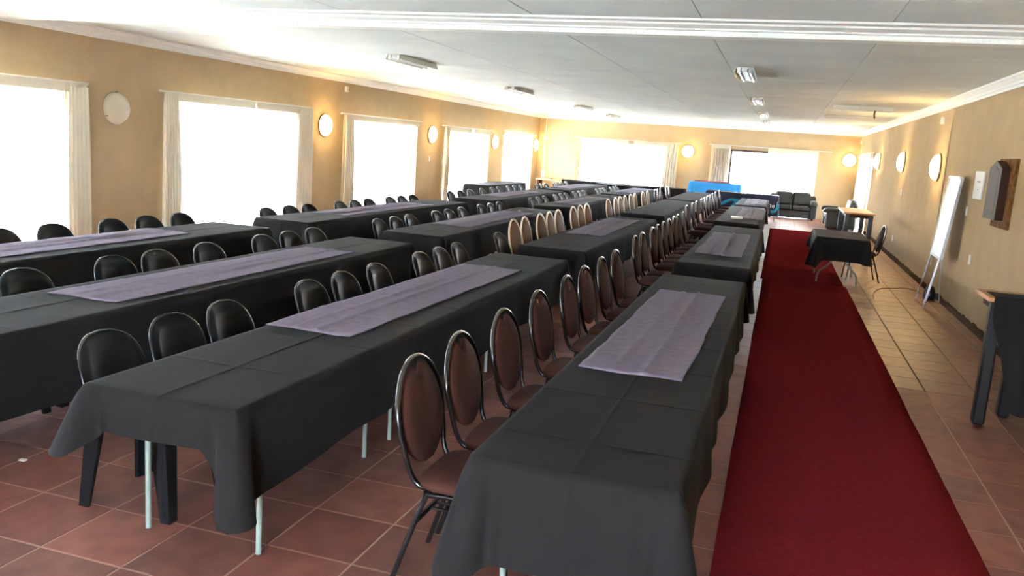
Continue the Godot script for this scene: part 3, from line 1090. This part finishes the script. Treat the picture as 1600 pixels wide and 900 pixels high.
func chairs():
	var word := func(k: int) -> String: return ORD[mini(k, ORD.size() - 1)]
	var black: Node3D = null
	# [row, block, back x, list of z]
	var sets := [
		[1, 0, -2.98, [-3.15, -3.60, -4.05, -4.96, -5.44, -5.98, -6.84, -7.29, -7.74]],
		[1, 1, -2.98, [-9.04]],
		[2, 0, -4.60, [-3.15, -3.65, -4.16, -4.93, -5.40, -6.0, -6.82, -7.28, -7.72]],
		[2, 1, -4.58, [-9.2, -9.66, -10.11, -11.0, -11.46, -12.0, -12.85, -13.34, -13.75]],
		[2, 2, -4.52, [-15.55, -16.02, -16.50, -17.33, -17.82, -18.26, -19.05, -19.55, -19.95]],
		[2, 3, -4.48, [-21.35, -21.75, -22.2, -23.15, -23.65, -24.1]],
		[3, 0, -6.30, [-4.2, -4.9, -5.48, -6.04, -6.76, -7.25, -7.78]],
		[3, 1, -6.14, [-9.2, -9.72, -10.16, -11.05, -11.48, -11.95, -12.72, -13.12, -13.56]],
		[3, 2, -6.16, [-15.45, -16.0, -16.55, -17.3, -17.98, -18.4, -19.15, -19.62, -20.15]],
		[3, 3, -6.05, [-21.2, -21.6, -22.1, -23.0, -23.3, -23.8, -24.2]]]
	var g := "black plastic chairs along the table rows"
	for s in sets:
		for k in s[3].size():
			if k > 0:
				s[3][k] = minf(s[3][k], s[3][k - 1] - 0.455)
			var label := "black plastic chair, %s along the %s table of the row %s" % [word.call(k), BLOCK[s[1]], ROWS[s[0]]]
			var at := Vector3(s[2] + 0.283, 0, s[3][k])
			var turn := rng.randf_range(-0.03, 0.03)
			if black == null:
				black = plastic_chair(label)
				black.set_meta("group", g)
				black.position = at
				black.rotation.y = turn
			else:
				dup(black, at, turn, label, g)
	var brown := []
	var oval := [
		[0, 0, -1.355, [-3.10, -3.60, -4.24, -4.94, -5.67, -6.22, -6.88, -7.48], 0],
		[0, 1, -1.42, [-8.95, -9.42, -10.2, -10.6, -11.2, -11.75, -12.3, -12.75, -13.5], 0],
		[0, 2, -1.56, [-15.3, -16.3, -17.1, -18.2, -18.9, -19.6, -20.3], 0],
		[0, 3, -1.58, [-21.4, -22.3, -23.6], 0],
		[1, 1, -2.97, [-9.5, -9.94, -10.66, -11.1, -11.57, -12.5, -12.9, -13.35], 1],
		[1, 2, -2.97, [-15.2, -15.92, -16.28, -16.95, -17.6, -18.15, -19.2, -19.9], 1],
		[1, 3, -2.96, [-21.05, -21.4, -22.05, -23.15, -23.7], 0]]
	var proto := [null, null]
	var gs := ["brown oval-back chairs with black frames", "tan oval-back chairs with cream frames"]
	var desc := ["brown oval-back chair", "cream-framed oval-back chair"]
	for s in oval:
		for k in s[3].size():
			if k > 0:
				s[3][k] = minf(s[3][k], s[3][k - 1] - 0.468)
			var kind: int = s[4]
			var label := "%s, %s along the %s table of the row %s" % [desc[kind], word.call(k), BLOCK[s[1]], ROWS[s[0]]]
			var at := Vector3(s[2] + 0.288, 0, s[3][k])
			var turn := rng.randf_range(-0.03, 0.03)
			if proto[kind] == null:
				proto[kind] = oval_chair("oval_back_chair" if kind == 0 else "cream_frame_chair", label, M.black_frame if kind == 0 else M.cream_frame, M.brown_pad if kind == 0 else M.tan_pad)
				proto[kind].set_meta("group", gs[kind])
				proto[kind].position = at
				proto[kind].rotation.y = turn
			else:
				dup(proto[kind], at, turn, label, gs[kind])
	dup(proto[0], Vector3(1.375, 0, -14.5), PI + 0.1, "black-framed chair pushed under the small black table on the carpet", "chairs about the hall")

# ---------------------------------------------------------------- the rest of the furniture
func carpets():
	for k in 2:
		var st := mb()
		var rows := []
		var za := 1.5 if k == 0 else -13.41
		var zb := -13.4 if k == 0 else -23.8
		var y := 0.008 if k == 0 else 0.003
		var n := 120
		var nz := FastNoiseLite.new()
		nz.seed = 71 + k
		nz.frequency = 0.9
		for j in n + 3:
			var z := lerpf(za, zb, clampf((j - 1.0) / n, 0, 1))
			var edge := j == 0 or j == n + 2
			var row := PackedVector3Array()
			for f in [0.0, 0.0, 0.1, 0.25, 0.4, 0.55, 0.7, 0.85, 1.0, 1.0]:
				var x: float = lerpf(-0.10, 1.11, f) + nz.get_noise_1d(z * 0.6 + f * 40.0) * 0.007
				if k == 1:
					x += -0.03 - (z + 13.0) * 0.003 * -1.0 * 0.5
				var h := y + maxf(0.0, nz.get_noise_2d(x, z * 1.3)) * 0.008
				if k == 0:
					var w := z + 4.05 + x * 0.30
					h += 0.010 * exp(-w * w / 0.0016) + 0.006 * exp(-pow((w - 0.22) / 0.05, 2.0)) * smoothstep(0.3, 0.8, x)
				row.append(Vector3(x, h, z))
			row[0].y = 0.0
			row[-1].y = 0.0
			if edge:
				for i in row.size():
					row[i].y = 0.0
			rows.append(row)
		sheet(st, rows, false, -1 if k == 5 else 0)
		var o = build(st, "red_carpet", M.carpet)
		tag(o, ["dark red carpet runner along the aisle, the length nearest the camera", "second length of red carpet beyond the seam, beside the small table"][k], "carpet", "red carpet runners")

func bar_table(at: Vector3, hx: float, hz: float, y: float, label: String, rear := 0.07):
	var o = thing("wooden_high_table", label, "table", at, 0.0, "high wooden tables")
	build(bx(-hx, hx, y - 0.035, y, -hz, hz, 0.006), "table_top", M.wood, o)
	build(bx(-hx + 0.05, hx - 0.05, y - 0.1, y - 0.035, -hz + 0.05, hz - 0.05, 0.004), "apron", M.dark_wood, o)
	for sx in [-1.0, 1.0]:
		for sz in [-1.0, 1.0]:
			var lx: float = sx * (hx - (0.07 if sz > 0 else rear))
			build(bx(lx - 0.042, lx + 0.042, 0.0, y - 0.035, sz * (hz - 0.07) - 0.042, sz * (hz - 0.07) + 0.042, 0.014), "leg", M.black_paint, o)
	return o

func sofa(at: Vector3, turn: float, w: float, label: String):
	# faces +z, back at -z
	var o = thing("black_sofa", label, "sofa", at, turn, "black leather sofas")
	var h := w / 2
	build(bx(-h + 0.02, h - 0.02, 0.05, 0.30, -0.40, 0.36, 0.03), "base", M.leather, o)
	var n := 2
	for k in n:
		var a := lerpf(-h + 0.2, h - 0.2, float(k) / n)
		var b := lerpf(-h + 0.2, h - 0.2, float(k + 1) / n)
		build(bx(a + 0.004, b - 0.004, 0.28, 0.44, -0.25, 0.42, 0.045), "seat_cushion", M.leather, o)
		var bc := mb()
		box(bc, Vector3(a + 0.004, 0.0, -0.09), Vector3(b - 0.004, 0.46, 0.10), 0.06, Transform3D(Basis(Vector3.RIGHT, -0.2), Vector3(0, 0.40, -0.24)))
		build(bc, "back_cushion", M.leather, o)
	build(bx(-h + 0.03, h - 0.03, 0.28, 0.76, -0.43, -0.28, 0.05), "back_frame", M.leather, o)
	for s in [-1.0, 1.0]:
		var ar := mb()
		box(ar, Vector3(minf(s * h, s * (h - 0.2)), 0.05, -0.40), Vector3(maxf(s * h, s * (h - 0.2)), 0.52, 0.40), 0.03)
		tube(ar, smooth_path([Vector3(s * (h - 0.10), 0.56, -0.38), Vector3(s * (h - 0.10), 0.54, 0.0), Vector3(s * (h - 0.10), 0.53, 0.38), Vector3(s * (h - 0.10), 0.47, 0.44)], 4), 0.125, 12, 0.075)
		build(ar, "armrest", M.leather, o)
		for z in [-0.34, 0.3]:
			build(bx(s * (h - 0.1) - 0.03, s * (h - 0.1) + 0.03, 0.0, 0.05, z - 0.03, z + 0.03, 0.008), "foot", M.black_paint, o)

func poly(st: SurfaceTool, pts: Array, z: float):
	# flat print on a front facing +z: pts are (x, y)
	var pv := PackedVector2Array()
	for p in pts:
		pv.append(Vector2(p[0], p[1]))
	var idx := Geometry2D.triangulate_polygon(pv)
	st.set_smooth_group(-1)
	for k in idx.size() / 3:
		var q := []
		for e in 3:
			var v := pv[idx[k * 3 + e]]
			q.append(Vector3(v.x, v.y, z))
		tri(st, q[0], q[1], q[2])

func ring_arc(cx: float, cy: float, r0: float, r1: float, a0: float, a1: float) -> Array:
	var out := []
	for k in 13:
		var a := lerpf(a0, a1, k / 12.0)
		out.append([cx + r1 * cos(a), cy + r1 * sin(a)])
	for k in range(12, -1, -1):
		var a := lerpf(a0, a1, k / 12.0)
		out.append([cx + r0 * cos(a), cy + r0 * sin(a)])
	return out

func far_furniture():
	# long navy table with a printed front
	table(Vector3(-1.07, 0, -26.65), 1.06, 0.34, 0.775, 1, M.table_leg, "folding table under the printed navy cloth before the far door")
	var nv = put(cloth_mesh(1.06, 0.34, 0.775, [0.60, 0.55, 0.5, 0.55], [0.1, 0.1, 0.1, 0.1], [0.02, 0.02, 0.02, 0.02]), "navy_tablecloth", M.navy_cloth)
	nv.position = Vector3(-1.07, 0, -26.65)
	tag(nv, "navy tablecloth printed with cyan swooshes, before the far glazed door", "tablecloth")
	var z := 0.40
	var cy := mb()
	poly(cy, [[-0.60, 0.36], [-0.60, 0.46], [-0.38, 0.585], [-0.30, 0.605], [-0.10, 0.605], [-0.04, 0.57], [-0.05, 0.52], [-0.20, 0.40], [-0.27, 0.34], [-0.32, 0.36], [-0.20, 0.50], [-0.22, 0.53], [-0.30, 0.53]], z)
	var cy2 := mb()
	poly(cy2, ring_arc(0.40, 0.35, 0.15, 0.25, 0.15 * PI, 0.85 * PI), z)
	build(cy2, "cyan_print", M.cyan_print, nv)
	var cy3 := mb()
	poly(cy3, ring_arc(0.90, 0.47, 0.12, 0.20, -0.75 * PI, 0.12 * PI), z)
	build(cy3, "cyan_print", M.cyan_print, nv)
	build(cy, "cyan_print", M.cyan_print, nv)
	var wh := mb()
	poly(wh, [[0.02, 0.61], [0.16, 0.61], [0.13, 0.585], [0.11, 0.60], [0.09, 0.57], [0.06, 0.595], [0.04, 0.57]], z)
	var wh2 := mb()
	poly(wh2, [[0.985, 0.28], [1.0, 0.28], [1.06, 0.62], [1.045, 0.62]], z)
	build(wh, "white_print", M.white_print, nv)
	build(wh2, "white_print", M.white_print, nv)
	var tm := TextMesh.new()
	var fnt := SystemFont.new()
	fnt.font_names = PackedStringArray(["Droid Sans"])
	fnt.font_weight = 700
	tm.font = fnt
	tm.text = "De"
	tm.font_size = 48
	tm.pixel_size = 0.0034
	tm.depth = 0.002
	var tx = put(tm, "lettering", M.white_print, nv)
	tx.position = Vector3(0.88, 0.47, z)
	# high blue table
	var hb = thing("high_table", "high trestle under the blue cloth beside the far curtain", "table", Vector3(-2.02, 0, -28.2))
	build(bx(-0.80, 0.80, 0.945, 0.975, -0.3, 0.3, 0.006), "table_top", M.table_board, hb)
	for s in [-1.0, 1.0]:
		for q in [-1.0, 1.0]:
			build(bx(s * 0.72 - 0.02, s * 0.72 + 0.02, 0.0, 0.945, q * 0.24 - 0.02, q * 0.24 + 0.02, 0.004), "leg", M.black_paint, hb)
	var bl = put(cloth_mesh(0.80, 0.3, 0.975, [0.36, 0.36, 0.36, 0.36], [0.2, 0.3, 0.2, 0.2], [0.05, 0.05, 0.05, 0.05]), "blue_tablecloth", M.blue_cloth)
	bl.position = Vector3(-2.02, 0, -28.2)
	tag(bl, "bright blue cloth on the high table by the far curtain", "tablecloth")
	var rd := mb()
	var rows := []
	for j in 9:
		var zz := lerpf(-0.2, 0.16, j / 8.0)
		var row := PackedVector3Array()
		for i in 25:
			var xx := lerpf(-0.7, 0.5, i / 24.0)
			var e := i == 0 or i == 24 or j == 0 or j == 8
			row.append(Vector3(xx, 0.985 if e else 1.012 + 0.006 * sin(xx * 9.0 + zz * 4.0), zz))
		rows.append(row)
	sheet(rd, rows)
	var r = build(rd, "red_folded_cloth", M.red_cloth)
	r.position = Vector3(-2.02, 0, -28.2)
	tag(r, "folded red cloth lying on the blue table", "cloth")
	# dark tables under the far window and by the side door
	table(Vector3(-4.97, 0, -27.9), 2.02, 0.34, 0.70, 2, M.table_leg, "long table under a dark cloth below the far window")
	var fw = put(cloth_mesh(2.02, 0.34, 0.70, [0.5, 0.5, 0.5, 0.5], [0.1, 0.1, 0.1, 0.1], [0.02, 0.02, 0.02, 0.02]), "tablecloth", M.cloth)
	fw.position = Vector3(-4.97, 0, -27.9)
	tag(fw, "dark cloth on the long table below the far window", "tablecloth")
	table(Vector3(-7.85, 0, -23.3), 0.34, 1.75, 0.62, 2, M.table_leg, "table under a dark cloth against the window wall by the side door")
	var lw = put(cloth_mesh(0.34, 1.75, 0.62, [0.4, 0.4, 0.4, 0.3], [0.1, 0.1, 0.1, 0.1], [0.02, 0.02, 0.02, 0.02]), "tablecloth", M.cloth)
	lw.position = Vector3(-7.85, 0, -23.3)
	tag(lw, "dark cloth on the table against the window wall by the side door", "tablecloth")
	# wooden counter in the corner
	var ct = thing("wooden_counter", "light wooden counter in the far corner beside the far window", "counter", Vector3(-7.62, 0, -28.95))
	build(bx(-0.62, 0.52, 0.60, 0.645, -0.35, 0.25, 0.005), "worktop", M.wood, ct)
	for s in [-0.55, 0.45]:
		build(bx(s - 0.03, s + 0.03, 0.0, 0.60, -0.3, 0.2, 0.004), "support", M.dark_wood, ct)
	for k in 2:
		var it = build(bx(-0.06, 0.06, 0.0, 0.03, -0.035, 0.035, 0.008), "dark_small_box", M.black_paint)
		it.position = Vector3(-7.75 + k * 0.42, 0.645, -29.05)
		tag(it, ["small dark box on the wooden counter, nearest the corner pipe", "small dark box on the wooden counter, nearest the far window"][k], "box", "small boxes on the counter")
	sofa(Vector3(0.42, 0, -28.75), 0.0, 1.5, "black leather sofa under the curtained far window")
	sofa(Vector3(1.72, 0, -26.1), -PI / 2, 1.6, "black leather sofa against the right wall beside the white curtain")
	bar_table(Vector3(1.50, 0, -18.3), 0.28, 0.95, 0.93, "high wooden table before the sofa at the right wall")

func near_furniture():
	# small black table on the carpet
	var st = thing("small_folding_table", "small folding table with curved legs under the black cloth on the carpet", "table", Vector3(0.98, 0, -14.2))
	build(bx(-0.37, 0.37, TOP - 0.03, TOP - 0.002, -0.78, 0.78, 0.006), "table_top", M.table_board, st)
	for z in [-0.55, 0.48]:
		var l := mb()
		for s in [-1.0, 1.0]:
			tube(l, smooth_path([Vector3(s * 0.06, 0.69, z), Vector3(s * 0.07, 0.42, z), Vector3(s * 0.16, 0.27, z), Vector3(s * 0.27, 0.16, z), Vector3(s * 0.29, 0.012 if s < 0 else 0.0, z)], 4), 0.0125, 8)
		tube(l, [Vector3(-0.075, 0.36, z), Vector3(0.075, 0.36, z)], 0.010, 8)
		build(l, "leg", M.table_leg, st)
	var c = put(cloth_mesh(0.37, 0.78, TOP, [0.33, 0.19, 0.2, 0.33], [0.3, 0.0, 0.3, 0.8], [0.10, 0.0, 0.0, 0.13]), "tablecloth", M.cloth)
	c.position = Vector3(0.98, 0, -14.2)
	tag(c, "black cloth on the small table standing on the red carpet", "tablecloth")
	# high table at the right edge with its cloth
	bar_table(Vector3(1.905, 0, -6.88), 0.40, 0.22, 0.95, "high wooden table with a black leg at the right edge of the photo", 0.3)
	var k := mb()
	var rows := []
	var nz := FastNoiseLite.new()
	nz.seed = 5
	nz.frequency = 2.0
	for j in 22:
		var row := PackedVector3Array()
		for i in 31:
			var t := j / 21.0
			var d := maxf(0.0, (j - 4) / 17.0)
			var x := lerpf(1.535 + 0.15 * smoothstep(0.2, 1.0, d), 2.29, i / 30.0)
			if j <= 4:
				row.append(Vector3(x, 0.957 + nz.get_noise_2d(x * 3, t * 5) * 0.003, lerpf(-6.93, -6.637, j / 4.0)))
			else:
				var hem := 0.74 + 0.10 * sin((x - 1.5) * 4.0) - 0.18 * smoothstep(1.75, 1.55, x)
				row.append(Vector3(x + d * 0.04 * (x - 1.4), 0.955 - d * hem, -6.640 + d * (0.03 + 0.022 * sin(x * 26.0 + 1.5 * sin(x * 7.0))) + 0.012 * minf(1, d * 8)))
		rows.append(row)
	sheet(k, rows)
	var kk = build(k, "dark_blue_tablecloth", M.cloth)
	tag(kk, "dark cloth hanging down the front of the high table at the right edge", "tablecloth")
	# whiteboard on its easel, leaning to the wall
	var e = thing("flipchart_easel", "whiteboard easel with steel legs leaning towards the lamp wall", "easel", Vector3(2.1, 0, -12.57))
	var face := Transform3D(Basis(Vector3.BACK, -atan2(0.10, 1.03)), Vector3(0.02, 0.68, 0))
	var pn := mb()
	box(pn, Vector3(-0.012, 0.0, -0.38), Vector3(0.012, 1.06, 0.38), 0.003, face)
	build(pn, "board", M.whiteboard, e)
	var fr := mb()
	for z in [-0.39, 0.38]:
		box(fr, Vector3(-0.02, -0.01, z), Vector3(0.02, 1.07, z + 0.014), 0.003, face)
	box(fr, Vector3(-0.02, -0.014, -0.39), Vector3(0.02, 0.004, 0.394), 0.003, face)
	build(fr, "frame", M.alu, e)
	var cl := mb()
	box(cl, Vector3(-0.035, 1.05, -0.36), Vector3(0.02, 1.085, 0.36), 0.006, face)
	build(cl, "clamp", M.steel, e)
	for z in [-0.34, 0.34]:
		var l := mb()
		tube(l, [Vector3(0.015, 0.69, z), Vector3(-0.10, 0.0, z * 1.08)], 0.011, 8)
		build(l, "leg", M.steel, e)
		if z > 0:
			var l2 := mb()
			tube(l2, [Vector3(0.015, 0.69, z - 0.05), Vector3(-0.10, 0.05, z * 1.08 - 0.05)], 0.009, 8)
			build(l2, "inner_leg", M.steel, e)
	var l3 := mb()
	tube(l3, [Vector3(0.06, 1.2, -0.1), Vector3(0.17, 0.0, -0.16)], 0.007, 8)
	build(l3, "leg", M.steel, e)
	var bg := mb()
	var prof := []
	for q in [[0.03, 0.0], [0.08, 0.004], [0.085, 0.06], [0.07, 0.14], [0.045, 0.19], [0.01, 0.2]]:
		prof.append(q)
	lathe(bg, prof, 12)
	var b = build(bg, "black_bag", M.black_paint)
	b.position = Vector3(2.2, 0, -13.12)
	tag(b, "small black bag on the floor behind the easel legs", "bag")
	var cb := mb()
	tube(cb, smooth_path([Vector3(2.22, 0.006, -13.6), Vector3(2.05, 0.006, -14.05), Vector3(1.82, 0.006, -13.9), Vector3(1.62, 0.006, -13.7), Vector3(1.48, 0.006, -13.2), Vector3(1.42, 0.006, -12.6)], 6), 0.006, 6)
	tag(build(cb, "floor_cable", M.cable), "thin pinkish cable lying on the floor before the easel", "cable")
	# wooden board with a metal box on the wall
	var w = thing("wall_cabinet", "grey metal box with pointed top on a wooden backing board", "cabinet", Vector3(XR, 0, -10.3))
	build(bx(-0.035, 0.0, 1.25, 1.99, -0.33, 0.37, 0.005), "backing_board", M.backing, w)
	var body := mb()
	var side := func(x: float) -> PackedVector3Array:
		return PackedVector3Array([Vector3(x, 1.335, 0.20), Vector3(x, 1.885, 0.20), Vector3(x, 1.965, -0.06), Vector3(x, 1.885, -0.32), Vector3(x, 1.335, -0.32)])
	loft(body, side.call(-0.035), side.call(-0.115))
	build(body, "body", M.dark_wood, w)
	var dr := mb()
	loft(dr, side.call(-0.115), side.call(-0.124))
	var door = build(dr, "door", M.grey_metal, w)
	var pd := mb()
	var inner := func(x: float) -> PackedVector3Array:
		return PackedVector3Array([Vector3(x, 1.39, 0.14), Vector3(x, 1.85, 0.14), Vector3(x, 1.91, -0.06), Vector3(x, 1.85, -0.26), Vector3(x, 1.39, -0.26)])
	loft(pd, inner.call(-0.124), inner.call(-0.130))
	build(pd, "door_panel", M.grey_metal, door)
	# small fittings on the walls
	var panel = thing("wall_panel", "white rectangular control panel between the easel and the metal box", "panel", Vector3(XR, 1.675, -11.6))
	var hous = build(bx(-0.022, 0.0, -0.17, 0.17, -0.24, 0.24, 0.006), "housing", M.white_plastic, panel)
	build(bx(-0.024, -0.022, 0.035, 0.05, -0.08, 0.10, 0.001), "slot", M.grey_print, hous)
	build(bx(-0.024, -0.022, -0.06, -0.045, 0.0, 0.03, 0.001), "indicator", M.grey_print, hous)
	var plates := [[Vector3(XR, 1.33, -12.1), "white switch beside the easel, under the control panel"], [Vector3(XR, 0.77, -11.48), "white socket low on the wall below the control panel"], [Vector3(XR, 1.355, -18.48), "white switch under the middle lamp of the lamp wall"], [Vector3(XR, 0.40, -18.8), "pale socket near the floor behind the small carpet table"], [Vector3(XL, 1.27, -19.64), "white switch under the second lit lamp on the window wall"]]
	for p in plates:
		var o = thing("wall_switch", p[1], "switch", p[0], 0.0, "switches and sockets")
		var d := -1.0 if p[0].x > 0 else 1.0
		var pl = build(bx(minf(0, d * 0.014), maxf(0, d * 0.014), -0.06, 0.06, -0.04, 0.04, 0.003), "plate", M.white_plastic, o)
		build(bx(minf(d * 0.014, d * 0.02), maxf(d * 0.014, d * 0.02), -0.02, 0.02, -0.012, 0.012, 0.002), "rocker", M.white_plastic, pl)
	var sensors := [[Vector3(XR, 2.60, -14.8), "square white sensor high on the lamp wall beside the conduit"], [Vector3(XL, 2.63, -15.3), "small white sensor under the cornice of the window wall"], [Vector3(XR - 0.02, 2.56, ZF + 0.5), "small white sensor high in the far corner"]]
	for p in sensors:
		var o = thing("motion_sensor", p[1], "sensor", p[0], 0.0, "wall sensors")
		var d := -1.0 if p[0].x > 0 else 1.0
		var hs = build(bx(minf(0, d * 0.05), maxf(0, d * 0.05), -0.055, 0.055, -0.05, 0.05, 0.01), "housing", M.white_plastic, o)
		build(bx(minf(d * 0.05, d * 0.055), maxf(d * 0.05, d * 0.055), -0.035, 0.01, -0.03, 0.03, 0.002), "lens", M.opal_off, hs)
	var cd = thing("conduit", "thin vertical conduit on the lamp wall beside the nearest lit lamp", "conduit", Vector3(XR, 0, -14.06))
	build(bx(-0.016, 0.0, 0.4, 2.755, -0.02, 0.02, 0.003), "trunking", M.wall, cd)
	var cd2 = thing("corner_pipe", "thin white pipe with a junction box in the far corner", "conduit", Vector3(XL + 0.25, 0, ZF))
	var pp := mb()
	tube(pp, smooth_path([Vector3(0.0, 2.75, 0.03), Vector3(0.0, 2.3, 0.03), Vector3(-0.03, 2.0, 0.03), Vector3(-0.02, 1.5, 0.03), Vector3(0.0, 0.95, 0.03)], 4), 0.016, 8)
	build(pp, "pipe", M.white_plastic, cd2)
	build(bx(-0.06, 0.06, 0.66, 0.90, 0.0, 0.06, 0.006), "junction_box", M.white_plastic, cd2)
	build(bx(-0.05, 0.05, 2.0, 2.1, 0.0, 0.05, 0.006), "junction_box", M.white_plastic, cd2)
	# odds and ends
	var bk = build(bx(-0.1, 0.1, 0.0, 0.028, -0.14, 0.14, 0.003), "white_booklet", M.paper)
	bk.position = Vector3(-0.68, TOP + 0.022, -15.55)
	bk.rotation.y = 0.05
	tag(bk, "white booklet lying on the third black table beside the carpet", "booklet")
	var sc := mb()
	box(sc, Vector3(-0.018, 0.0, -0.012), Vector3(0.02, 0.006, 0.014), 0.002)
	var scr = build(sc, "paper_scrap", M.paper)
	scr.position = Vector3(-3.59, 0.0, -3.22)
	tag(scr, "tiny white paper scrap on the tiled floor before the first tables", "paper")

func _ready():
	rng.seed = 20
	lights()
	materials()
	shell()
	curtains()
	lamps()
	carpets()
	dining_tables()
	chairs()
	near_furniture()
	far_furniture()
